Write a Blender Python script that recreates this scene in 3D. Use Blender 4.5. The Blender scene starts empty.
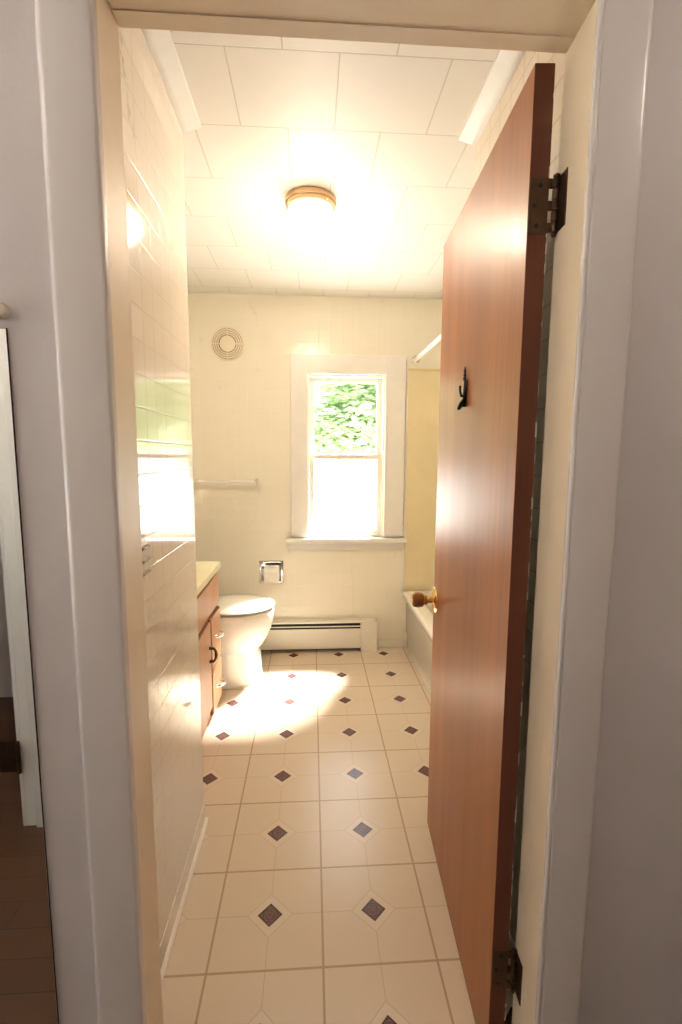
import bpy, bmesh, math, random
from mathutils import Matrix, Vector
PI = math.pi
S = bpy.context.scene
C = S.collection
random.seed(4)

# ------------------------------------------------------------------ camera
def cam_setup():
    f, pit, roll, yaw = 475.95, 0.118347, 0.0052788, 0.0615679
    fw = Vector((math.sin(yaw)*math.cos(pit), math.cos(yaw)*math.cos(pit), -math.sin(pit)))
    rt = Vector((math.cos(yaw), -math.sin(yaw), 0)); up = rt.cross(fw)
    r2 = rt*math.cos(roll)+up*math.sin(roll); u2 = -rt*math.sin(roll)+up*math.cos(roll)
    cd = bpy.data.cameras.new('camera'); co = bpy.data.objects.new('camera', cd); C.objects.link(co)
    cd.sensor_fit = 'VERTICAL'; cd.sensor_height = 36; cd.lens = f/1024*36; cd.clip_start = .01
    m = Matrix(((r2.x, u2.x, -fw.x), (r2.y, u2.y, -fw.y), (r2.z, u2.z, -fw.z))).to_4x4()
    m.translation = Vector((-0.0278, -1.10408, 1.33949)); co.matrix_world = m
    S.camera = co
cam_setup()

# ------------------------------------------------------------------ light and exposure
LAMP = 36.0          # bathroom globe
HALL = 19.0          # each of the two globes added to light the hall
SUN = 48.0
SKY = 2.6
S.view_settings.view_transform = 'Standard'; S.view_settings.look = 'None'
S.view_settings.gamma = 1; S.view_settings.use_curve_mapping = False
S.view_settings.exposure = 1.0
w = bpy.data.worlds.new('sky'); S.world = w; w.use_nodes = True
bg = w.node_tree.nodes['Background']; bg.inputs[0].default_value = (.95, .97, 1, 1); bg.inputs[1].default_value = SKY
sd = bpy.data.lights.new('sun', 'SUN'); sd.energy = SUN; sd.angle = math.radians(14); sd.color = (1, .98, .96)
so = bpy.data.objects.new('sun', sd); C.objects.link(so)
so.rotation_euler = Vector((-.33, -.49, -1)).to_track_quat('-Z', 'Y').to_euler()
so.location = (2, 6, 9)

# ------------------------------------------------------------------ materials
class N:
    def __init__(s, name):
        s.m = bpy.data.materials.new(name); s.m.use_nodes = True; s.t = s.m.node_tree
        s.b = s.t.nodes['Principled BSDF']; s.out = s.t.nodes['Material Output']
    def n(s, typ, **kw):
        o = s.t.nodes.new(typ)
        for k, v in kw.items(): setattr(o, k, v)
        return o
    def put(s, sock, v):
        if isinstance(v, bpy.types.NodeSocket): s.t.links.new(v, sock)
        else: sock.default_value = v
    def math(s, op, a, b=0.0, c=None):
        o = s.n('ShaderNodeMath', operation=op); s.put(o.inputs[0], a); s.put(o.inputs[1], b)
        if c is not None: s.put(o.inputs[2], c)
        return o.outputs[0]
    def mix(s, fac, a, b):
        o = s.n('ShaderNodeMix', data_type='RGBA'); s.put(o.inputs[0], fac)
        s.put(o.inputs[6], a if not isinstance(a, tuple) else (*a, 1)); s.put(o.inputs[7], b if not isinstance(b, tuple) else (*b, 1))
        return o.outputs[2]
    def coord(s):
        c = s.n('ShaderNodeTexCoord'); x = s.n('ShaderNodeSeparateXYZ'); s.t.links.new(c.outputs['Object'], x.inputs[0])
        return c.outputs['Object'], x.outputs[0], x.outputs[1], x.outputs[2]
    def noise(s, vec, scale, detail=3, sc=(1, 1, 1), rough=.55):
        mp = s.n('ShaderNodeMapping'); mp.inputs['Scale'].default_value = sc; s.t.links.new(vec, mp.inputs[0])
        o = s.n('ShaderNodeTexNoise'); s.t.links.new(mp.outputs[0], o.inputs['Vector'])
        o.inputs['Scale'].default_value = scale; o.inputs['Detail'].default_value = detail; o.inputs['Roughness'].default_value = rough
        return o.outputs['Fac']
    def ramp(s, fac, a, b):
        o = s.n('ShaderNodeMapRange'); s.put(o.inputs[0], fac); o.inputs[1].default_value = a; o.inputs[2].default_value = b
        return o.outputs[0]
    def bump(s, h, strength=.3, dist=.001):
        o = s.n('ShaderNodeBump'); o.inputs['Strength'].default_value = strength; o.inputs['Distance'].default_value = dist
        s.put(o.inputs['Height'], h); s.t.links.new(o.outputs[0], s.b.inputs['Normal'])
    def line(s, u, T, off, hw):                      # 1 on thin lines at off + k*T, smooth edge
        a = s.math('FRACT', s.math('ADD', s.math('DIVIDE', s.math('SUBTRACT', u, off), T), .5))
        d = s.math('MULTIPLY', s.math('ABSOLUTE', s.math('SUBTRACT', a, .5)), T)
        return s.ramp(d, hw, hw*.45)

def plain(name, col, rough=.5, metal=0, coat=0, var=.06, scale=12, bump=0, spec=None, aniso=(1, 1, 1)):
    k = N(name); v, x, y, z = k.coord()
    nz = k.noise(v, scale, 4, aniso)
    dk = tuple(c*(1-var) for c in col); lt = tuple(min(1, c*(1+var)) for c in col)
    k.put(k.b.inputs['Base Color'], k.mix(nz, dk, lt))
    k.b.inputs['Roughness'].default_value = rough; k.b.inputs['Metallic'].default_value = metal
    k.b.inputs['Coat Weight'].default_value = coat; k.b.inputs['Coat Roughness'].default_value = .12
    if bump: k.bump(k.noise(v, 140, 2), bump, .0008)
    return k.m

def tileboard(name, col, axis, grout, gfac, rough=.14, voff=.0):
    k = N(name); v, x, y, z = k.coord()
    u = y if axis == 'y' else x
    a = k.line(u, .0762, .016, .0024); b = k.line(z, .0762, .000, .0024)
    g = k.math('MAXIMUM', a, b)
    nz = k.noise(v, 3.0, 5)
    base = k.mix(nz, tuple(c*.95 for c in col), tuple(min(1, c*1.03) for c in col))
    st = k.ramp(k.noise(v, 9, 5, (1, 1, .8)), .66, .8)                # scattered scuffs
    base = k.mix(k.math('MULTIPLY', st, .35), base, (.50, .42, .34))
    if axis == 'y':                                                   # old glue scar high beside the doorway
        wob = k.math('MULTIPLY', k.math('SUBTRACT', k.noise(v, 22, 4), .5), .09)
        cen = k.math('ADD', .040, k.math('ADD', wob, k.math('MULTIPLY', k.math('SUBTRACT', 2.17, z), .30)))
        scar = k.ramp(k.math('ABSOLUTE', k.math('SUBTRACT', y, cen)), .012, .003)
        band = k.math('MULTIPLY', k.ramp(z, 2.02, 2.08), k.ramp(z, 2.26, 2.22))
        scar = k.math('MULTIPLY', k.math('MULTIPLY', scar, band), k.ramp(k.noise(v, 30, 3), .40, .55))
        base = k.mix(k.math('MULTIPLY', scar, .75), base, (.42, .30, .17))
    k.put(k.b.inputs['Base Color'], k.mix(k.math('MULTIPLY', g, gfac), base, grout))
    k.put(k.b.inputs['Roughness'], k.math('ADD', rough, k.math('MULTIPLY', g, .25)))
    h = k.math('SUBTRACT', k.math('MULTIPLY', k.noise(v, 2.2, 1), .6), g)
    k.bump(h, .35, .0010)
    return k.m

def vinyl():
    k = N('vinyl_floor'); v, x, y, z = k.coord(); T = .3048
    u = k.math('DIVIDE', x, T); w_ = k.math('DIVIDE', y, T)
    fu = k.math('ABSOLUTE', k.math('SUBTRACT', k.math('FRACT', k.math('ADD', u, .5)), .5))
    fv = k.math('ABSOLUTE', k.math('SUBTRACT', k.math('FRACT', k.math('ADD', w_, .5)), .5))
    gu = k.math('ABSOLUTE', k.math('SUBTRACT', k.math('FRACT', u), .5))
    gv = k.math('ABSOLUTE', k.math('SUBTRACT', k.math('FRACT', w_), .5))
    thick = k.ramp(k.math('MINIMUM', fu, fv), .013, .007)
    d = k.math('ADD', gu, gv)
    out = k.math('GREATER_THAN', d, .215)
    thin = k.math('MULTIPLY', k.ramp(k.math('MINIMUM', gu, gv), .0065, .002), out)
    thin = k.math('MAXIMUM', thin, k.ramp(k.math('ABSOLUTE', k.math('SUBTRACT', d, .215)), .009, .003))
    inner = k.ramp(d, .122, .117)
    rim = k.ramp(d, .098, .104)
    nz = k.noise(v, 16, 5); nf = k.noise(v, 90, 3)
    base = k.mix(nz, (.672, .552, .417), (.684, .564, .427))
    base = k.mix(k.math('MULTIPLY', k.math('LESS_THAN', d, .215), .5), base, (.72, .62, .49))
    base = k.mix(k.math('MULTIPLY', thin, .55), base, (.47, .36, .24))
    base = k.mix(k.math('MULTIPLY', thick, .85), base, (.40, .28, .16))
    r = k.math('SQRT', k.math('ADD', k.math('MULTIPLY', gu, gu), k.math('MULTIPLY', gv, gv)))
    ros = k.math('MULTIPLY', k.math('ADD', k.math('SINE', k.math('ADD', k.math('MULTIPLY', r, 230), k.math('MULTIPLY', nf, 16))), 1), .5)
    med = k.mix(ros, (.085, .036, .034), (.185, .090, .082))
    med = k.mix(k.math('MULTIPLY', rim, .85), med, (.055, .022, .014))
    k.put(k.b.inputs['Base Color'], k.mix(inner, base, med))
    k.put(k.b.inputs['Roughness'], k.math('ADD', .22, k.math('MULTIPLY', nz, .03)))
    h = k.math('SUBTRACT', k.math('MULTIPLY', nf, .25), k.math('MAXIMUM', thick, k.math('MULTIPLY', thin, .5)))
    k.bump(h, .25, .0008)
    return k.m

def ceiling_tiles():
    k = N('ceiling_tile'); v, x, y, z = k.coord(); T = .29
    row = k.math('FLOOR', k.math('DIVIDE', k.math('SUBTRACT', y, .225), T))
    par = k.math('MODULO', k.math('ABSOLUTE', row), 2.0)
    xs = k.math('SUBTRACT', x, k.math('MULTIPLY', par, T/2))
    a = k.line(xs, T, -.245, .0022); b = k.line(y, T, .225, .0022)
    g = k.math('MAXIMUM', a, b)
    nz = k.noise(v, 2.5, 4)
    base = k.mix(nz, (.88, .85, .80), (.92, .89, .84))
    k.put(k.b.inputs['Base Color'], k.mix(k.math('MULTIPLY', g, .5), base, (.42, .36, .28)))
    k.b.inputs['Roughness'].default_value = .5
    k.bump(k.math('SUBTRACT', k.math('MULTIPLY', k.noise(v, 60, 2), .1), g), .3, .002)
    return k.m

def wood(name, c1, c2, axis='z', rough=.3, scale=1.0, coat=.3, dark=None):
    k = N(name); v, x, y, z = k.coord()
    st = {'z': (1, 1, .05), 'x': (.05, 1, 1), 'y': (1, .05, 1)}[axis]
    g1 = k.noise(v, 55*scale, 6, st, .65); g2 = k.noise(v, 9*scale, 4, st); g3 = k.noise(v, 2.2, 3)
    f = k.math('ADD', k.math('MULTIPLY', g1, .6), k.math('MULTIPLY', g2, .55))
    f = k.ramp(k.math('ADD', f, k.math('MULTIPLY', g3, .25)), .42, .98)
    col = k.mix(f, c1, c2)
    pores = k.ramp(k.noise(v, 150*scale, 3, st), .62, .75)
    col = k.mix(k.math('MULTIPLY', pores, .35), col, dark or tuple(c*.45 for c in c1))
    k.put(k.b.inputs['Base Color'], col)
    k.put(k.b.inputs['Roughness'], k.math('ADD', rough, k.math('MULTIPLY', g1, .22)))
    k.b.inputs['Coat Weight'].default_value = coat; k.b.inputs['Coat Roughness'].default_value = .22
    k.bump(g1, .3, .001); k.b.inputs['Specular IOR Level'].default_value = .35
    return k.m

def planks():
    k = N('hall_plank_floor'); v, x, y, z = k.coord()
    br = k.n('ShaderNodeTexBrick'); k.t.links.new(v, br.inputs['Vector'])
    br.inputs['Scale'].default_value = 1; br.inputs['Brick Width'].default_value = .9; br.inputs['Row Height'].default_value = .085
    br.inputs['Mortar Size'].default_value = .0015
    br.inputs['Color1'].default_value = (.115, .052, .026, 1); br.inputs['Color2'].default_value = (.075, .034, .018, 1); br.inputs['Mortar'].default_value = (.02, .01, .006, 1)
    g = k.noise(v, 40, 6, (.06, 1, 1))
    k.put(k.b.inputs['Base Color'], k.mix(k.math('MULTIPLY', g, .6), br.outputs['Color'], (.16, .075, .035)))
    k.b.inputs['Roughness'].default_value = .38
    return k.m

def emit(name, col, strength):
    k = N(name); v, x, y, z = k.coord()
    k.b.inputs['Base Color'].default_value = (.9, .88, .82, 1)
    k.put(k.b.inputs['Emission Color'], k.mix(k.noise(v, 4), col, tuple(min(1, c*1.04) for c in col)))
    k.put(k.b.inputs['Emission Strength'], k.math('MULTIPLY', strength, k.math('ADD', .07, k.math('MULTIPLY', k.ramp(z, -.080, -.15), .93))))   # glow weakened toward the top to keep the ceiling less bright
    k.b.inputs['Roughness'].default_value = .2
    return k.m

def pane_glass():
    k = N('window_glass')
    tr = k.n('ShaderNodeBsdfTransparent'); gl = k.n('ShaderNodeBsdfGlossy'); gl.inputs['Roughness'].default_value = .02
    fr = k.n('ShaderNodeFresnel'); fr.inputs[0].default_value = 1.45; mx = k.n('ShaderNodeMixShader')
    v, x, y, z = k.coord()
    k.put(tr.inputs[0], k.mix(k.noise(v, 3), (.95, .97, .96), (.98, .99, .985)))
    ge = k.n('ShaderNodeNewGeometry')      # reflect once, on the outer face only
    k.put(mx.inputs[0], k.math('MULTIPLY', fr.outputs[0], k.math('SUBTRACT', 1.0, ge.outputs['Backfacing']))); k.t.links.new(tr.outputs[0], mx.inputs[1]); k.t.links.new(gl.outputs[0], mx.inputs[2])
    k.t.links.new(mx.outputs[0], k.out.inputs[0])
    return k.m

def leaf_mat():
    k = N('leaf'); v, x, y, z = k.coord()
    c = k.mix(k.noise(v, 1.4, 4), (.52, .65, .40), (.68, .78, .54))
    k.put(k.b.inputs['Base Color'], c); k.b.inputs['Roughness'].default_value = .5
    tl = k.n('ShaderNodeBsdfTranslucent'); k.put(tl.inputs[0], c); mx = k.n('ShaderNodeMixShader'); mx.inputs[0].default_value = .6
    k.t.links.new(k.b.outputs[0], mx.inputs[1]); k.t.links.new(tl.outputs[0], mx.inputs[2]); k.t.links.new(mx.outputs[0], k.out.inputs[0])
    return k.m

M = dict(
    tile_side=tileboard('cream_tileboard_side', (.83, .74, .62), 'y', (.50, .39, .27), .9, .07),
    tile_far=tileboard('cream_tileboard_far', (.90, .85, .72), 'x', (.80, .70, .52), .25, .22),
    vinyl=vinyl(), ceil=ceiling_tiles(),
    paint=plain('bathroom_cream_paint', (.88, .83, .73), .45),
    jamb=plain('jamb_cream_gloss_paint', (.82, .685, .50), .5, bump=.1),
    casing=plain('casing_white_gloss_paint', (.72, .665, .625), .27, bump=.12, scale=3),
    hall=plain('hall_wall_paint', (.65, .60, .58), .55, bump=.35, scale=3),
    hall_ceil=plain('hall_ceiling_paint', (.75, .72, .69), .7),
    trimw=plain('white_trim_paint', (.84, .81, .76), .32),
    sashw=plain('sash_paint', (.80, .73, .63), .35),
    door=wood('mahogany_door_face', (.25, .080, .028), (.50, .185, .058), 'z', .36, 1.0, .12),
    edge=wood('mahogany_door_edge', (.105, .030, .016), (.17, .052, .026), 'z', .36, 1.3, .1),
    bronze=plain('aged_bronze', (.10, .065, .042), .42, .85, var=.35, scale=40),
    iron=plain('black_iron', (.02, .014, .018), .35, .5, var=.3),
    brass=plain('polished_brass', (.83, .60, .26), .16, 1.0),
    amber=wood('amber_knob_wood', (.24, .085, .03), (.40, .16, .06), 'x', .18, 2, .6),
    chrome=plain('chrome', (.80, .79, .77), .10, 1.0, var=.03),
    cab=wood('vanity_oak', (.38, .175, .078), (.54, .285, .135), 'z', .36, .8, .1),
    cabedge=wood('vanity_dark_edge', (.24, .10, .05), (.32, .14, .07), 'y', .35, 1, .1),
    lam=plain('yellow_laminate', (.84, .78, .52), .25),
    porc=plain('white_porcelain', (.86, .825, .76), .08, coat=.5, var=.015),
    seat=plain('toilet_seat_plastic', (.88, .84, .74), .16, var=.02),
    tub=plain('white_enamel', (.85, .81, .72), .10, coat=.4, var=.02),
    surround=plain('yellow_surround_panel', (.80, .69, .44), .28),
    heat=plain('cream_heater_enamel', (.85, .80, .70), .32, var=.03),
    dark=plain('dark_interior', (.02, .016, .012), .7),
    vent=plain('vent_plastic', (.84, .76, .60), .4),
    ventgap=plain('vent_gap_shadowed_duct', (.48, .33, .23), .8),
    paper=plain('toilet_paper', (.88, .84, .77), .9, bump=.2),
    plate=plain('almond_switch_plate', (.66, .58, .45), .3),
    sw=plain('switch_toggle', (.30, .24, .17), .35),
    planks=planks(), globe=emit('lamp_globe_glass', (1, .80, .60), LAMP), fill_globe=emit('fill_globe_glass', (1, .84, .74), HALL),
    gold=plain('brushed_gold_canopy', (.76, .56, .34), .28, .9),
    glass=pane_glass(), leaf=leaf_mat(), bark=plain('bark', (.16, .11, .07), .9, var=.3, scale=20),
    yard=plain('sunlit_concrete_yard', (.62, .60, .56), .9, var=.1, scale=2),
    browndoor=wood('hall_door_wood', (.16, .055, .025), (.26, .10, .045), 'z', .35),
)
def mirror_mat():
    k = N('mirror_silvering'); v, x, y, z = k.coord()
    k.put(k.b.inputs['Base Color'], k.mix(k.noise(v, 2), (.90, .93, .90), (.92, .94, .92)))
    k.b.inputs['Metallic'].default_value = 1; k.b.inputs['Roughness'].default_value = .01
    return k.m
M['mirror'] = mirror_mat()

# ------------------------------------------------------------------ helpers
def link(name, bm, mat, parent=None, smooth=False, bevel=0, seg=2):
    me = bpy.data.meshes.new(name); bmesh.ops.recalc_face_normals(bm, faces=bm.faces); bm.to_mesh(me); bm.free()
    me.materials.append(M[mat] if isinstance(mat, str) else mat)
    if smooth:
        for p in me.polygons: p.use_smooth = True
    o = bpy.data.objects.new(name, me); C.objects.link(o)
    if parent: o.parent = parent
    if bevel:
        b = o.modifiers.new('bevel', 'BEVEL'); b.width = bevel; b.segments = seg; b.limit_method = 'ANGLE'; b.harden_normals = False
        for p in me.polygons: p.use_smooth = True
        wn = o.modifiers.new('wn', 'WEIGHTED_NORMAL')
    elif smooth:
        e = o.modifiers.new('split', 'EDGE_SPLIT'); e.split_angle = math.radians(42)
    return o
def box(bm, x0, x1, y0, y1, z0, z1):
    v = [bm.verts.new(p) for p in ((x0,y0,z0),(x1,y0,z0),(x1,y1,z0),(x0,y1,z0),(x0,y0,z1),(x1,y0,z1),(x1,y1,z1),(x0,y1,z1))]
    for f in ((0,3,2,1),(4,5,6,7),(0,1,5,4),(1,2,6,5),(2,3,7,6),(3,0,4,7)): bm.faces.new([v[i] for i in f])
    return bm
def bxs(*bs):
    bm = bmesh.new()
    for b in bs: box(bm, *b)
    return bm
def prism(pts, axis, a, b, bm=None):
    """extrude a closed profile of (p,q) along an axis; p,q are the two remaining axes in xyz order"""
    bm = bm or bmesh.new()
    def P(p, q, t): return {'x': (t, p, q), 'y': (p, t, q), 'z': (p, q, t)}[axis]
    A = [bm.verts.new(P(p, q, a)) for p, q in pts]; B = [bm.verts.new(P(p, q, b)) for p, q in pts]
    n = len(pts); bm.faces.new(A[::-1]); bm.faces.new(B)
    for i in range(n): bm.faces.new((A[i], A[(i+1) % n], B[(i+1) % n], B[i]))
    return bm
def lathe(prof, n=32, mat=None, bm=None):
    """profile (r,h) turned about local z; mat maps to place"""
    bm = bm or bmesh.new(); rings = []
    for r, h in prof:
        if r < 1e-6: rings.append([bm.verts.new((0, 0, h))])
        else: rings.append([bm.verts.new((r*math.cos(2*PI*i/n), r*math.sin(2*PI*i/n), h)) for i in range(n)])
    new = [v for r in rings for v in r]
    for a, b in zip(rings, rings[1:]):
        for i in range(n):
            j = (i+1) % n
            if len(a) == 1 and len(b) == 1: continue
            if len(a) == 1: bm.faces.new((a[0], b[i], b[j]))
            elif len(b) == 1: bm.faces.new((a[i], a[j], b[0]))
            else: bm.faces.new((a[i], a[j], b[j], b[i]))
    for r in (rings[0], rings[-1]):
        if len(r) > 1: bm.faces.new(r)
    if mat: bmesh.ops.transform(bm, matrix=mat, verts=new)
    return bm
def tube(pts, rad, n=12, bm=None, cap=True):
    bm = bm or bmesh.new(); P = [Vector(p) for p in pts]; rings = []
    rr = rad if isinstance(rad, (list, tuple)) else [rad]*len(P)
    prev = None
    for i, p in enumerate(P):
        t = (P[min(i+1, len(P)-1)]-P[max(i-1, 0)]).normalized()
        a = prev if prev is not None else (Vector((0, 0, 1)) if abs(t.z) < .9 else Vector((1, 0, 0)))
        s = t.cross(a).normalized(); a = s.cross(t).normalized(); prev = a
        rings.append([bm.verts.new(p+rr[i]*(math.cos(2*PI*k/n)*s+math.sin(2*PI*k/n)*a)) for k in range(n)])
    for a, b in zip(rings, rings[1:]):
        for k in range(n): bm.faces.new((a[k], a[(k+1) % n], b[(k+1) % n], b[k]))
    if cap: bm.faces.new(rings[0][::-1]); bm.faces.new(rings[-1])
    return bm
def loft(sections, closed=True):
    bm = bmesh.new(); R = [[bm.verts.new(p) for p in s] for s in sections]
    n = len(R[0])
    for a, b in zip(R, R[1:]):
        for k in range(n): bm.faces.new((a[k], a[(k+1) % n], b[(k+1) % n], b[k]))
    if closed: bm.faces.new(R[0][::-1]); bm.faces.new(R[-1])
    return bm
RX = lambda a: Matrix.Rotation(a, 4, 'X'); RY = lambda a: Matrix.Rotation(a, 4, 'Y')
TR = lambda x, y, z: Matrix.Translation((x, y, z))
def thing(name, label, cat, loc=(0, 0, 0), rz=0, group=None):
    o = bpy.data.objects.new(name, None); C.objects.link(o); o.location = loc; o.rotation_euler = (0, 0, rz); o.empty_display_size = .05
    o['label'] = label; o['category'] = cat
    if group: o['group'] = group
    return o
def struct(name, bm, mat, **kw):
    o = link(name, bm, mat, **kw)
    if o.parent is None: o['kind'] = 'structure'
    return o
def sroot(name, loc=(0, 0, 0), rz=0):
    o = bpy.data.objects.new(name, None); C.objects.link(o); o.location = loc; o.rotation_euler = (0, 0, rz); o.empty_display_size = .05
    o['kind'] = 'structure'; return o
def wall_holes(x0, x1, z0, z1, y0, y1, holes):
    """a wall in the xz plane with rectangular through-holes"""
    xs = sorted({x0, x1, *[h[0] for h in holes], *[h[1] for h in holes]}); zs = sorted({z0, z1, *[h[2] for h in holes], *[h[3] for h in holes]})
    solid = lambda i, j: 0 <= i < len(xs)-1 and 0 <= j < len(zs)-1 and not any(h[0] <= (xs[i]+xs[i+1])/2 <= h[1] and h[2] <= (zs[j]+zs[j+1])/2 <= h[3] for h in holes)
    bm = bmesh.new(); F = lambda *p: bm.faces.new([bm.verts.new(q) for q in p])
    for i in range(len(xs)-1):
        for j in range(len(zs)-1):
            if not solid(i, j): continue
            a, b, c, d = xs[i], xs[i+1], zs[j], zs[j+1]
            F((a,y0,c),(b,y0,c),(b,y0,d),(a,y0,d)); F((a,y1,c),(a,y1,d),(b,y1,d),(b,y1,c))
            if not solid(i-1, j): F((a,y0,c),(a,y0,d),(a,y1,d),(a,y1,c))
            if not solid(i+1, j): F((b,y0,c),(b,y1,c),(b,y1,d),(b,y0,d))
            if not solid(i, j-1): F((a,y0,c),(a,y1,c),(b,y1,c),(b,y0,c))
            if not solid(i, j+1): F((a,y0,d),(b,y0,d),(b,y1,d),(a,y1,d))
    bmesh.ops.remove_doubles(bm, verts=bm.verts, dist=1e-5)
    return bm

# ------------------------------------------------------------------ the room
ZC = 2.35; XL = -1.06; XR = 1.36; YF = 2.08
LW = -.425; RW = .50; STUB = .525; YB = -.24; YH = -.345
struct('floor', bxs((XL-.1, XR+.1, YB-.06, YF+.12, -.06, 0)), 'vinyl')
struct('floor_hall', bxs((-2.6, 2.2, -2.6, YB-.06, -.06, 0)), 'planks')
struct('ceiling', bxs((XL-.1, XR+.1, YB, YF+.12, ZC, ZC+.1)), 'ceil')
struct('ceiling_hall', bxs((-2.6, 2.2, -2.6, YB, 2.42, 2.52)), 'hall_ceil')
WX0, WX1, WZ0, WZ1 = -.056, .456, .775, 1.862       # window opening
PX0, PX1, PZ0, PZ1 = -.372, -.234, .488, .620       # recess of the paper holder
struct('wall_back', wall_holes(XL-.1, XR+.1, 0, ZC, YF, YF+.12, [(WX0, WX1, WZ0, WZ1), (PX0, PX1, PZ0, PZ1)]), 'tile_far')
struct('wall_left', bxs((XL-.1, LW, YB, STUB, 0, ZC)), 'tile_side')
struct('wall_right', bxs((RW, XR+.1, YB, STUB, 0, ZC)), 'tile_side')
struct('wall_vanity_side', bxs((XL-.1, XL, STUB, YF, 0, ZC)), 'paint')
struct('wall_tub_side', bxs((XR, XR+.1, STUB, YF, 0, ZC)), 'paint')
# hall shell: the wall with the bathroom doorway
JL, JR, JT = -.329, .396, 2.015
struct('wall_front', wall_holes(-2.6, 2.2, 0, 2.42, YH, YB, [(JL-.02, JR+.02, -1, JT+.02)]), 'hall')
struct('wall_hall_back', wall_holes(-2.6, 2.2, 0, 2.42, -1.37, -1.25, [(-1.83, -1.06, -1, 2.03)]), 'hall')
struct('wall_hall_right', bxs((2.1, 2.2, -1.25, YH, 0, 2.42)), 'hall')
HW = (-1.18, -.50, .7, 2.05)                          # unseen window added in the left end wall for daylight fill
bm = bxs((-2.6, -2.5, -1.25, HW[0], 0, 2.42), (-2.6, -2.5, HW[1], YH, 0, 2.42), (-2.6, -2.5, HW[0], HW[1], 0, HW[2]), (-2.6, -2.5, HW[0], HW[1], HW[3], 2.42))
struct('wall_hall_left', bm, 'hall')
struct('wall_closet', bxs((-2.1, -2.0, -2.2, -1.37, 0, 2.42), (-.9, -.8, -2.2, -1.37, 0, 2.42), (-2.1, -.8, -2.3, -2.2, 0, 2.42)), 'hall')
fill_win = sroot('hall_fill_window')
struct('window_frame', bxs((-2.56, -2.52, HW[0], HW[0]+.05, HW[2], HW[3]), (-2.56, -2.52, HW[1]-.05, HW[1], HW[2], HW[3]), (-2.56, -2.52, HW[0]+.05, HW[1]-.05, HW[2], HW[2]+.05), (-2.56, -2.52, HW[0]+.05, HW[1]-.05, HW[3]-.05, HW[3]), (-2.56, -2.52, HW[0]+.05, HW[1]-.05, 1.36, 1.40)), 'trimw', parent=fill_win)
struct('pane', bxs((-2.542, -2.538, HW[0]+.05, HW[1]-.05, HW[2]+.05, HW[3]-.05)), 'glass', parent=fill_win)

# jamb lining of the bathroom doorway
YJ0 = -.358
def jamb_prof(s):
    return None
struct('trim_1', prism([(JL, YJ0+.004), (JL-.004, YB-.001), (JL-.02, YB-.001), (JL-.02, YJ0+.004)], 'z', 0, JT), 'jamb', bevel=.0015)   # left jamb
struct('trim_2', prism([(JR-.002, YJ0+.004), (JR+.02, YJ0+.004), (JR+.02, YB+.006), (JR+.006, YB+.006)], 'z', 0, JT), 'jamb', bevel=.0015)  # right jamb
struct('trim_3', bxs((JL-.02, JR+.02, YJ0+.004, YB-.001, JT, JT+.02)), 'jamb')                                   # head jamb
struct('trim_4', bxs((JL-.001, JR+.003, -.272, YB-.002, JT-.002, JT-.0002)), 'jamb')                                                   # stop strip under the head
# casings on the hall side, rounded
def casing_prof(inn, out, sgn):
    ro, ri, T = .013, .005, .018
    pts = [(out, YH-.0005)]
    for k in range(7):
        a = k/6*PI/2; pts.append((out-sgn*ro*(1-math.cos(a)), YH-T+ro-ro*math.sin(a)))
    for k in range(7):
        a = k/6*PI/2; pts.append((inn+sgn*ri*(1-math.sin(a)), YH-T+ri-ri*math.cos(a)))
    return pts+[(inn, YH-.0005)]
struct('trim_5', prism(casing_prof(JL+.004, -.405, -1), 'z', 0, JT+.004), 'casing', smooth=True)
struct('trim_6', prism(casing_prof(JR-.004, .473, 1), 'z', 0, JT+.004), 'casing', smooth=True)
struct('trim_7', bxs((-.405, .473, YH-.019, YH-.0005, JT+.0045, JT+.085)), 'casing', bevel=.003)
# slim rounded bead on the inside edge of the right casing and left casing
struct('trim_8', tube([(JR-.005, YH-.0135, 0), (JR-.005, YH-.0135, JT)], .0045, 12), 'casing', smooth=True)
# base trim
struct('baseboard_left', prism([(LW, 0), (LW+.003, 0), (LW+.003, .070), (LW, .0705)], 'y', YB, STUB), 'tile_side')
qr = [(LW+.003, 0)]+[(LW+.003+.010*math.cos(a*PI/12), .011*math.sin(a*PI/12)) for a in range(0, 7)]
struct('baseboard_shoe', prism(qr, 'y', YB+.001, STUB+.012), 'paint', smooth=True)
struct('baseboard_right', prism([(RW-.010, 0), (RW, 0), (RW, .07), (RW-.006, .068), (RW-.010, .06)], 'y', YB, STUB), 'tile_side')
struct('baseboard_back', bxs((.42, .595, YF-.010, YF, 0, .055)), 'tile_far', bevel=.002)
# cove mouldings
def cove(xw, s):
    return [(xw, ZC-.020), (xw+s*.006, ZC-.020), (xw+s*.020, ZC-.016), (xw+s*.040, ZC-.010), (xw+s*.056, ZC-.006), (xw+s*.058, ZC-.003), (xw+s*.058, ZC), (xw, ZC)]
struct('trim_9', prism(cove(LW, 1), 'y', YB, STUB), 'trimw', smooth=True)
struct('trim_10', prism(cove(RW, -1), 'y', YB, STUB), 'trimw', smooth=True)
# panel seams on the back wall
struct('trim_11', bxs((.242, .250, YF-.003, YF, 1.985, ZC), (.242, .250, YF-.003, YF, .226, .705)), 'tile_far', bevel=.001)
struct('trim_12', bxs((.592, .606, YF-.010, YF, .41, 1.965)), 'trimw', bevel=.003)
# tub surround panel
struct('trim_13', bxs((.606, XR-.004, YF-.006, YF, .412, 1.895), (XR-.006, XR, STUB, YF-.006, .412, 1.895)), 'surround', bevel=.001)
struct('trim_14', bxs((.606, XR-.007, YF-.012, YF, 1.8955, 1.912)), 'surround', bevel=.003)

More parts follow.
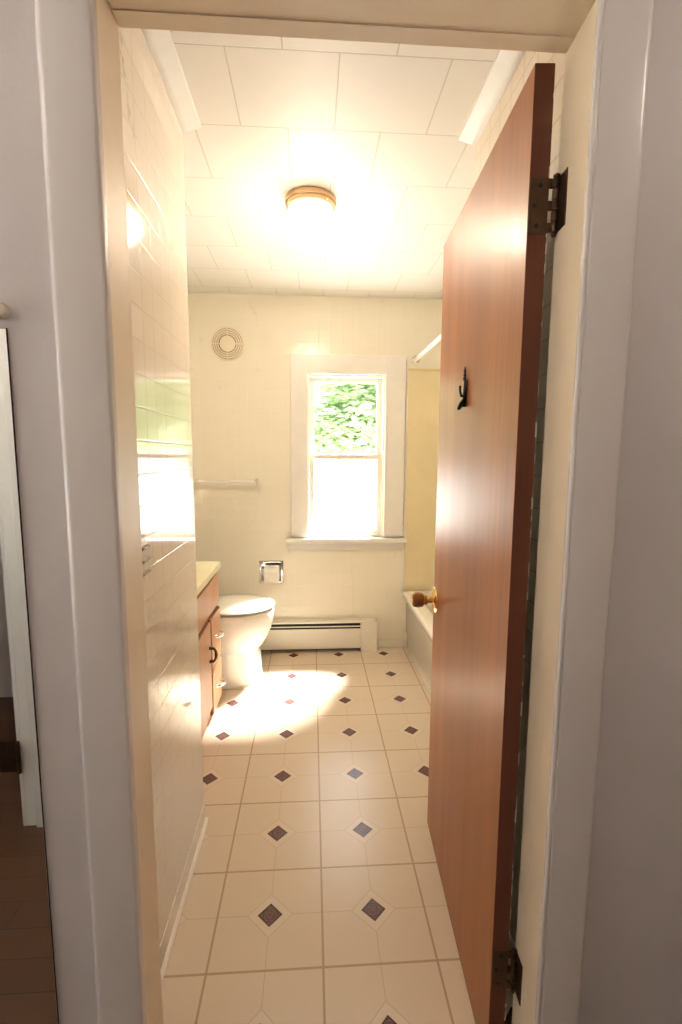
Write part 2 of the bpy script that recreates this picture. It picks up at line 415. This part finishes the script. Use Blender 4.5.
# ------------------------------------------------------------------ window
win = sroot('window_1')
cas = bxs((-.165, WX0, YF-.020, YF-.0005, WZ0+.02, 1.985), (WX1, .588, YF-.020, YF-.0005, WZ0+.02, 1.985), (WX0, WX1, YF-.020, YF-.0005, WZ1, 1.985))
struct('window_casing', cas, 'trimw', parent=win, bevel=.002)
struct('window_stool', bxs((-.200, .612, YF-.052, YF-.0005, .755, .785), (WX0+.001, WX1-.001, YF, YF+.075, .765, .785)), 'trimw', parent=win, bevel=.004)
struct('window_apron', bxs((-.185, .60, YF-.018, YF-.0005, .705, .7545)), 'trimw', parent=win, bevel=.003)
jb = bxs((WX0, WX0+.012, YF, YF+.12, .786, WZ1), (WX1-.012, WX1, YF, YF+.12, .786, WZ1), (WX0+.012, WX1-.012, YF, YF+.12, WZ1-.012, WZ1))
struct('window_jamb', jb, 'sashw', parent=win)
def sash(name, x0, x1, z0, z1, y, st, bt, tp):
    o = struct(name, bxs((x0, x0+st, y, y+.03, z0, z1), (x1-st, x1, y, y+.03, z0, z1), (x0+st, x1-st, y, y+.03, z0, z0+bt), (x0+st, x1-st, y, y+.03, z1-tp, z1)), 'sashw', parent=win, bevel=.002)
    struct('pane', bxs((x0+st, x1-st, y+.013, y+.017, z0+bt, z1-tp)), 'glass', parent=o)
    return o
sash('upper_sash', WX0+.013, WX1-.013, 1.325, 1.849, YF+.062, .030, .026, .028)
sash('lower_sash', WX0+.013, WX1-.013, .787, 1.345, YF+.028, .030, .045, .030)
lk = lathe([(0, .012), (.012, .010), (.014, 0), (.014, -.002)], 16, TR(.2, YF+.045, 1.348))
struct('sash_lock', lk, 'gold', parent=win, smooth=True)

# ------------------------------------------------------------------ the open wooden door
dx, dy = .041, .708
D = sroot('door_1', (.350, -.238, 0), -math.atan2(dx, dy))
D['label'] = 'open reddish-brown flush wooden door hinged on the right jamb'; D['category'] = 'door'
DL, DT = .709, .035
slab = bxs((0, DT, 0, DL, .008, 2.0))
sl = link('slab', slab, 'door', D, bevel=.0015)
sl.data.materials.append(M['edge']); sl.data.materials.append(M['trimw'])     # back face is painted
for p in sl.data.polygons:
    if abs(p.normal.y) > .9: p.material_index = 1
    elif p.normal.x > .9: p.material_index = 2
# knob on the hall face (local -x)
def knob(s, x):
    m = TR(x, DL-.036, .857) @ RY(-PI/2*s)
    r = link('knob_rosette', lathe([(.043, 0), (.043, .003), (.036, .008), (.020, .011), (.012, .014), (0, .014)], 40, m), 'brass', D, smooth=True)
    r2 = link('knob_neck', lathe([(.012, .014), (.011, .026), (.015, .030), (.017, .034), (.017, .038), (0, .038)], 24, m), 'brass', D, smooth=True)
    g = lathe([(.016, .038), (.0235, .045), (.0258, .058), (.0245, .074), (.020, .079), (0, .079)], 8, m @ Matrix.Rotation(PI/8, 4, 'Z'))
    k = link('knob_grip', g, 'amber', D, bevel=.0012); k['label'] = 'amber faceted knob grip'
    link('knob_cap', lathe([(.0175, .079), (.0175, .081), (.010, .083), (0, .083)], 24, m), 'brass', k, smooth=True)
knob(1, 0); knob(-1, DT)
link('latch_plate', bxs((.006, DT-.006, DL, DL+.0015, .82, .895)), 'brass', D)
# robe hook, black iron
hy, hz = .368, 1.512
hk = link('robe_hook', loft([[(-.005+dx_, hy+.6*q+w_*math.cos(a), hz+zz) for a, dx_ in ((0, 0), (PI/2, -.004), (PI, 0), (PI*1.5, .005))] for zz, w_, q in ((-.046, .003, .010), (-.034, .006, .008), (-.018, .007, .004), (0, .009, -.004), (.014, .009, -.008), (.022, .004, -.004))]), 'iron', D, smooth=True)
hk['label'] = 'black iron robe hook with a spired top'
link('finial', lathe([(.0035, .020), (.0050, .025), (.003, .029), (.0045, .034), (.0025, .038), (.0035, .042), (.001, .055), (0, .056)], 12, TR(-.006, hy, hz)), 'iron', hk, smooth=True)
link('prong', tube([(-.004, hy, hz-.020), (-.013, hy+.004, hz-.018), (-.015, hy+.008, hz-.006), (-.015, hy+.009, hz+.008)], [.004, .0035, .003, .0035], 10), 'iron', hk, smooth=True)
link('prong', tube([(-.004, hy, hz-.026), (-.012, hy+.004, hz-.038), (-.015, hy+.010, hz-.047), (-.018, hy+.012, hz-.052)], [.0055, .006, .006, .003], 10), 'iron', hk, smooth=True)
# hinges
def hinge(z0, z1):
    h = link('hinge', bxs((.0015, .0335, -.0022, .0001, z0, z1)), 'bronze', D, bevel=.0004)
    h['label'] = 'aged bronze hinge'
    n = 5; L = (z1-z0)/n
    kn = bmesh.new()
    for i in range(n):
        lathe([(.0, z0+i*L+.0006), (.0052, z0+i*L+.0008), (.0062, z0+i*L+.0022), (.0062, z0+(i+1)*L-.0022), (.0052, z0+(i+1)*L-.0008), (0, z0+(i+1)*L-.0006)], 16, TR(.0455, -.0035, 0), kn)
    link('barrel', kn, 'bronze', h, smooth=True)
    link('pin', lathe([(0, z0-.007), (.0040, z0-.006), (.0050, z0-.002), (.0036, z0), (.0036, z1), (.0055, z1+.001), (.0055, z1+.004), (.003, z1+.006), (0, z1+.0065)], 14, TR(.0455, -.0035, 0)), 'bronze', h, smooth=True)
    tabs = bxs(*[(.0335, .041, -.0022, 0, z0+i*L+.001, z0+(i+1)*L-.001) for i in (0, 2, 4)])
    link('knuckle_tab', tabs, 'bronze', h)
    link('jamb_leaf', bxs((.0495, .0522, -.034, .002, z0, z1)), 'bronze', h, bevel=.0004)
    for zz, xx in ((z1-.012, .019), ((z0+z1)/2, .010), (z0+.012, .015)):
        link('screw', lathe([(.0042, 0), (.0038, .0006), (.0012, .0008), (.0010, .0003), (0, .0003)], 14, TR(xx, -.0022, zz) @ RX(PI/2)), 'iron', h)
hinge(1.728, 1.818); hinge(.215, .305)
# stray cream paint along the edge where the back face was painted
pb = bmesh.new()
for i in range(34):
    z = random.uniform(.05, 1.95); hgt = random.uniform(.003, .03); wd = random.uniform(.0006, .0022)
    box(pb, DT-wd, DT+.0004, -.0006, .002, z, z+hgt)
link('paint_drip', pb, 'trimw', D)

# ------------------------------------------------------------------ ceiling lamp
L = thing('ceiling_lamp', 'round mushroom globe ceiling lamp glowing on a gold base', 'lamp', (-.030, .93, ZC))
link('canopy', lathe([(0, 0), (.098, 0), (.101, -.004), (.101, -.018), (.096, -.022), (.098, -.026), (.098, -.040), (.092, -.044), (0, -.044)], 48), 'gold', L, smooth=True)
link('globe', lathe([(.080, -.0445), (.098, -.058), (.110, -.080), (.1135, -.102), (.108, -.128), (.092, -.154), (.066, -.175), (.034, -.187), (0, -.190)], 48), 'globe', L, smooth=True)
link('thumb_screw', tube([(.06, -.080, -.034), (.066, -.091, -.034)], .004, 10), 'gold', L, smooth=True)
for lx, lab in ((-1.12, 'added unseen globe lamp lighting the hall left of the doorway'), (1.05, 'added unseen globe lamp lighting the hall right of the doorway')):
    hl = thing('hall_fill_lamp', lab, 'lamp', (lx, -.80, 2.42), group='added hall fill lamps')  # unseen lamps added to brighten the hall walls and casings
    link('canopy', lathe([(0, 0), (.09, 0), (.09, -.03), (0, -.03)], 32), 'gold', hl, smooth=True)
    link('globe', lathe([(.075, -.0305), (.10, -.05), (.11, -.08), (.10, -.12), (.06, -.15), (0, -.16)], 32), 'fill_globe', hl, smooth=True)

# ------------------------------------------------------------------ back wall fittings
V = thing('exhaust_vent', 'round cream ring-slotted vent grille high on the back wall', 'vent', (-.563, YF, 2.043))
vb = RX(PI/2)
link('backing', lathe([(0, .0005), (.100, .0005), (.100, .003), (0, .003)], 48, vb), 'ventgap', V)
for r in (.098, .084, .071, .058):
    link('ring', lathe([(r, .003), (r, .009), (r-.0085, .010), (r-.0085, .003)], 56, vb), 'vent', V) if False else None
def annulus(r0, r1, h0, h1, n=56):
    bm = bmesh.new(); R = []
    for r, h in ((r0, h0), (r1, h0), (r1, h1), (r0, h1)): R.append([bm.verts.new((r*math.cos(2*PI*i/n), r*math.sin(2*PI*i/n), h)) for i in range(n)])
    for q in range(4):
        a, b = R[q], R[(q+1) % 4]
        for i in range(n): bm.faces.new((a[i], a[(i+1) % n], b[(i+1) % n], b[i]))
    bmesh.ops.transform(bm, matrix=vb, verts=bm.verts); return bm
for r0, r1 in ((.096, .107), (.083, .0915), (.0695, .078), (.0565, .0645)): link('ring', annulus(r0, r1, .003, .010), 'vent', V, smooth=True)
link('centre_disc', lathe([(0, .003), (.050, .003), (.050, .009), (.046, .012), (0, .013)], 40, vb), 'vent', V, smooth=True)
for k in range(4):
    a = k*PI/2
    b = bxs((.048, .10, -.003, .003, .003, .0095)); bmesh.ops.transform(b, matrix=vb @ Matrix.Rotation(a, 4, 'Z'), verts=b.verts)
    link('spoke', b, 'vent', V)

T = thing('towel_bar', 'chrome towel bar with square posts on the back wall', 'towel bar', (-.39, YF, 1.163))
for x in (0, -.56):
    link('post', bxs((x-.010, x+.010, -.060, -.0005, -.026, .026)), 'chrome', T, bevel=.004)
link('bar', tube([(-.55, -.045, .002), (-.010, -.045, .002)], .0095, 14), 'porc', T, smooth=True)

H = thing('toilet_paper_holder', 'square chrome recessed toilet paper holder in the back wall', 'toilet paper holder', (-.303, YF, .554))
fx0, fx1, fz0, fz1 = -.082, .082, -.078, .078; ix0, ix1, iz0, iz1 = -.0665, .0665, -.0635, .0635
fr = bxs((fx0, ix0, -.008, -.0005, fz0, fz1), (ix1, fx1, -.008, -.0005, fz0, fz1), (ix0, ix1, -.008, -.0005, fz0, iz0), (ix0, ix1, -.008, -.0005, iz1, fz1))
link('frame', fr, 'chrome', H, bevel=.003)
rc = bxs((ix0-.001, ix0+.001, -.001, .06, iz0, iz1), (ix1-.001, ix1+.001, -.001, .06, iz0, iz1), (ix0+.001, ix1-.001, -.001, .06, iz0-.001, iz0+.001), (ix0+.001, ix1-.001, -.001, .06, iz1-.001, iz1+.001), (ix0+.001, ix1-.001, .058, .06, iz0+.001, iz1-.001))
link('recess_box', rc, 'chrome', H)
link('spindle', tube([(ix0+.001, .004, 0), (ix1-.001, .004, 0)], .007, 12), 'chrome', H, smooth=True)
for x in (ix0+.0055, ix1-.0055): link('arm', bxs((x-.004, x+.004, -.020, .010, -.010, .010)), 'chrome', H, bevel=.003)
# roll of paper
bm = bmesh.new(); n = 40; rr = .050; ri = .018; R = []
for x, r in ((-.045, ri), (-.045, rr), (.056, rr), (.056, ri)):
    R.append([bm.verts.new((x, r*math.cos(2*PI*i/n), r*math.sin(2*PI*i/n))) for i in range(n)])
for q in range(4):
    a, b = R[q], R[(q+1) % 4]
    for i in range(n): bm.faces.new((a[i], a[(i+1) % n], b[(i+1) % n], b[i]))
TPR = thing('toilet_paper_roll', 'white toilet paper roll in the chrome wall holder', 'toilet paper', (-.303, YF+.004, .554))
TPR.location.z -= .006
link('roll', bm, 'paper', TPR, smooth=True)
pts = [(-.0505, .004), (-.0512, -.02), (-.0515, -.060), (-.0505, -.060), (-.050, -.02), (-.0495, .004)]
link('loose_sheet', prism(pts, 'x', -.045, .056), 'paper', TPR)

# baseboard heater
B = thing('baseboard_heater', 'long cream baseboard heater along the back wall under the window', 'heater', (.418, YF, 0))
hx0 = -1.40; FY = -.066
link('back_panel', bxs((hx0, -.114, -.008, -.001, .03, .216)), 'heat', B)
link('top_hood', prism([(-.008, .216), (-.052, .216), (FY+.006, .212), (FY+.006, .203), (FY+.009, .203), (-.050, .212), (-.008, .212)], 'x', hx0, -.114), 'heat', B)
link('damper_blade', bxs((hx0, -.114, FY-.001, FY+.003, .179, .188)), 'heat', B, bevel=.0015)
link('front_panel', prism([(FY, .030), (FY, .166), (FY+.003, .167), (FY+.006, .166), (FY+.006, .036), (FY+.02, .030)], 'x', hx0, -.114), 'heat', B)
link('slot_shade_block', bxs((hx0, -.116, FY+.02, -.010, .05, .19)), 'dark', B)  # near-black block, shade behind the heater slots put into its colour
link('end_cap', bxs((-.114, 0, FY-.003, -.001, 0, .218)), 'heat', B, bevel=.004)

# ------------------------------------------------------------------ toilet
def egg(xf, xb, hw, z, cy=0, n=40, sq=2.2):
    P = []
    for i in range(n):
        a = 2*PI*i/n; c, s = math.cos(a), math.sin(a)
        xm = xb+(xf-xb)*.46
        ex = (xf-xm) if c > 0 else (xm-xb)
        P.append((xm+ex*math.copysign(abs(c)**(2/sq), c), cy+hw*math.copysign(abs(s)**(2/sq), s), z))
    return P
TO = thing('toilet', 'white porcelain toilet with closed lid between vanity and back wall', 'toilet', (-.70, 1.70, 0))
sec = [egg(.374, -.12, .166, 0, sq=2.8), egg(.372, -.12, .165, .012, sq=2.8), egg(.366, -.11, .160, .04, sq=2.8), egg(.360, -.10, .156, .12, sq=2.8), egg(.354, -.10, .152, .195, sq=2.8),
       egg(.362, -.10, .156, .205, sq=2.6), egg(.386, -.09, .163, .222, sq=2.4), egg(.408, -.06, .168, .265, sq=2.3), egg(.428, -.03, .177, .315, sq=2.2), egg(.438, -.02, .182, .36, sq=2.2), egg(.443, -.02, .185, .395, sq=2.2), egg(.443, -.02, .185, .420, sq=2.2), egg(.438, -.015, .181, .428, sq=2.2)]
link('bowl', loft(sec), 'porc', TO, smooth=True)
link('seat', loft([egg(.422, .005, .164, .4285), egg(.422, .005, .164, .4395)]), 'seat', TO, smooth=True)
link('lid', loft([egg(.440, -.01, .181, .4405), egg(.446, -.015, .187, .444), egg(.447, -.015, .188, .450), egg(.440, -.01, .181, .457), egg(.40, .02, .15, .462), egg(.30, .10, .07, .465)]), 'seat', TO, smooth=True)
link('tank', bxs((-.345, -.150, -.225, .225, .40, .77)), 'porc', TO, bevel=.02, seg=4)
link('tank_lid', bxs((-.350, -.140, -.235, .235, .772, .805)), 'porc', TO, bevel=.01, seg=3)
link('tank_neck', bxs((-.30, -.02, -.11, .11, .25, .4)), 'porc', TO, bevel=.03, seg=3)
link('flush_handle', tube([(-.150, -.16, .70), (-.128, -.16, .70), (-.122, -.13, .695), (-.120, -.09, .688)], .006, 10), 'chrome', TO, smooth=True)

# ------------------------------------------------------------------ vanity
VY0, VY1, VX = STUB+.003, 1.415, -.538
K = thing('vanity_cabinet', 'brown oak vanity cabinet with doors and drawers beside the toilet', 'cabinet', (0, 0, 0))
link('body', bxs((XL+.002, VX, VY0, VY1, .085, .7365), (XL+.05, VX-.010, VY0, VY1, 0, .085)), 'cab', K, bevel=.002)
def front(name, y0, y1, z0, z1):
    o = link(name, bxs((VX, VX+.019, y0, y1, z0, z1)), 'cab', K, bevel=.005, seg=3)
    link('panel_edge', bxs((VX+.0005, VX+.012, y0-.0025, y1+.0025, z0-.0025, z1+.0025)), 'cabedge', o)
    return o
link('false_front', bxs((VX, VX+.014, VY0+.01, VY1-.012, .562, .716)), 'cab', K, bevel=.004)
d1 = front('door', .555, .845, .10, .535); d2 = front('door', .865, 1.155, .10, .535)
w1 = front('drawer', 1.180, 1.400, .275, .535); w2 = front('drawer', 1.180, 1.400, .045, .258)
def pull(parent, y, z, horiz, mat):
    x = VX+.019; a = .034
    P = [(x-.001, -a), (x+.022, -a*.92), (x+.030, -a*.5), (x+.032, 0), (x+.030, a*.5), (x+.022, a*.92), (x-.001, a)]
    pts = [(px, y+t, z) if horiz else (px, y, z+t) for px, t in P]
    link('handle', tube(pts, [.009, .006, .0068, .008, .0068, .006, .009], 12), mat, parent, smooth=True)
pull(w1, 1.30, .42, True, 'chrome'); pull(w2, 1.30, .155, True, 'chrome'); pull(d2, 1.118, .385, False, 'bronze'); pull(d1, .582, .385, False, 'bronze')
CT = link('vanity_countertop', bxs((XL+.002, -.516, VY0, VY1+.012, .7375, .775)), 'lam', bevel=.006, seg=3)
CT['label'] = 'pale yellow laminate countertop on the brown vanity'; CT['category'] = 'countertop'
# ------------------------------------------------------------------ bathtub
BT = thing('bathtub', 'white bathtub along the right wall behind the open door', 'bathtub', (.6, STUB, 0))
LB = YF-STUB; WB = XR-.6-.006
def rrect(x0, x1, y0, y1, z, r, n=6):
    P = []
    for cx, cy, a0 in ((x1-r, y1-r, 0), (x0+r, y1-r, PI/2), (x0+r, y0+r, PI), (x1-r, y0+r, 1.5*PI)):
        for i in range(n+1):
            a = a0+PI/2*i/n; P.append((cx+r*math.cos(a), cy+r*math.sin(a), z))
    return P
y0b, y1b = .003, LB-.007
sec = [rrect(.034, WB, y0b, y1b, 0, .004), rrect(.034, WB, y0b, y1b, .10, .004), rrect(.026, WB, y0b, y1b, .115, .004), rrect(.022, WB, y0b, y1b, .33, .004), rrect(.006, WB, y0b, y1b, .365, .006), rrect(0, WB, y0b, y1b, .38, .008), rrect(.001, WB, y0b, y1b, .402, .010), rrect(.008, WB-.002, y0b+.002, y1b-.002, .412, .012),
       rrect(.085, WB-.06, .09, y1b-.10, .408, .12), rrect(.10, WB-.07, .11, y1b-.12, .395, .12), rrect(.13, WB-.10, .18, y1b-.16, .15, .11), rrect(.19, WB-.16, .26, y1b-.24, .09, .09)]
link('tub_shell', loft(sec), 'tub', BT, smooth=True)
link('overflow_plate', lathe([(0, .010), (.03, .008), (.036, 0), (0, 0)], 24, TR(WB/2, y1b-.145, .27) @ RX(PI/2)), 'chrome', BT, smooth=True)
SR = thing('shower_rod', 'white shower curtain rod above the bathtub', 'shower rod', (.655, YF-.006, 1.965))
link('rod', tube([(0, -.004, 0), (0, STUB+.012-YF, 0)], .0125, 18), 'trimw', SR, smooth=True)
link('flange', lathe([(.026, .0015), (.026, .006), (.018, .012), (.0128, .022), (0, .022)], 24, RX(PI/2)), 'chrome', SR, smooth=True)
link('flange', lathe([(.026, .0015), (.026, .006), (.018, .012), (.0128, .022), (0, .022)], 24, TR(0, STUB-YF+.006, 0) @ RX(-PI/2)), 'chrome', SR, smooth=True)

# ------------------------------------------------------------------ switch on the left wall
W = thing('light_switch', 'narrow almond switch plate on the tiled left wall by the doorway', 'light switch', (LW, 0, 1.092))
link('plate', bxs((.0005, .006, -.036, .036, -.057, .057)), 'plate', W, bevel=.002)
for z in (-.030, 0, .030): link('toggle', prism([(.006, -.006), (.015, .001), (.015, .004), (.006, .006)], 'y', -.010, .034), 'sw', W) and W.children[-1].__setattr__('location', (0, 0, z))

# ------------------------------------------------------------------ hall mirror, hall door
MR = thing('wall_mirror', 'tall frameless mirror with dark edge on the hall wall left of the doorway', 'mirror', (-.476, YH, .06))
link('glass', bxs((-.52, -.0004, -.0042, -.0030, 0, 1.462)), 'mirror', MR)
link('backing', bxs((-.5205, 0, -.0029, -.0005, -.001, 1.463)), 'dark', MR)
for x in (-.004, -.45): link('clip', lathe([(.011, .0005), (.012, .008), (.010, .013), (.005, .015), (0, .015)], 18, TR(x, 0, 1.487) @ RX(PI/2)), 'plate', MR, smooth=True)
struct('trim_15', bxs((-1.06, -1.022, -1.25, -1.238, 0, 2.045), (-1.022, -.96, -1.25, -1.228, 0, 2.11), (-1.92, -1.83, -1.25, -1.228, 0, 2.11), (-1.83, -1.022, -1.25, -1.228, 2.045, 2.11)), 'trimw', bevel=.003)
struct('trim_16', bxs((-1.0605, -1.073, -1.37, -1.239, 0, 2.03)), 'trimw')
D2 = sroot('door_2', (-1.086, -1.275, 0), math.radians(0))
D2['label'] = 'brown wooden door ajar in the hall seen in the mirror'; D2['category'] = 'door'
b = bxs((-.70, -.004, -.036, 0, .01, 2.02)); bmesh.ops.transform(b, matrix=Matrix.Rotation(math.radians(62), 4, 'Z'), verts=b.verts)
link('slab', b, 'browndoor', D2, bevel=.002)
h2 = bmesh.new()
for i in range(3): lathe([(0, .215+i*.04), (.007, .215+i*.04), (.007, .253+i*.04), (0, .253+i*.04)], 12, TR(.022, .048, 0), h2)
box(h2, -.045, .022, .041, .045, .217, .333)
link('hinge', h2, 'bronze', D2)

# ------------------------------------------------------------------ outside
struct('yard', bxs((-30, 30, YF+.3, 40, -.75, -.7)), 'yard')
struct('yard_side', bxs((-30, -2.9, -20, YF+.3, -.75, -.7)), 'yard')
TR_ = thing('leafy_tree', 'pale green leafy tree outside the window', 'tree', (-1.6, 9.5, -.7))
bm = tube([(0, 0, 0), (.05, 0, 1.2), (0, .05, 2.2), (.1, 0, 3.4), (.15, 0, 4.6)], [.2, .16, .14, .10, .05], 12)
for k in range(9):
    a = k*2.4; z = 2.0+k*.28; r = 1.3
    tube([(.05, 0, z), (.05+.5*r*math.cos(a), .5*r*math.sin(a), z+.35), (r*math.cos(a), r*math.sin(a), z+.5)], [.06, .04, .015], 6, bm)
link('trunk', bm, 'bark', TR_, smooth=True)
bm = bmesh.new()
for i in range(44000):
    u = random.random(); th = random.uniform(0, 2*PI); ph = math.acos(random.uniform(-1, 1)); r = random.random()**.4
    cl = int(random.random()*50); rc_ = random.Random(cl+31)
    cx, cy, cz = rc_.uniform(.9, 5.8), rc_.uniform(-1, 1), rc_.uniform(2.15, 4.4); R_ = rc_.uniform(.45, .85)
    p = Vector((cx+R_*r*math.sin(ph)*math.cos(th), cy+R_*r*math.sin(ph)*math.sin(th), cz+R_*.8*r*math.cos(ph)))
    m = Matrix.Rotation(random.uniform(0, 6.3), 3, 'Z') @ Matrix.Rotation(random.uniform(-1.2, 1.2), 3, 'X'); s = random.uniform(.05, .11)
    q = [bm.verts.new(p+m @ Vector(c)*s) for c in ((-1, 0, 0), (-.2, -.55, .1), (1.1, 0, -.1), (-.2, .55, .1))]
    bm.faces.new(q)
lf = link('foliage', bm, 'leaf', TR_)
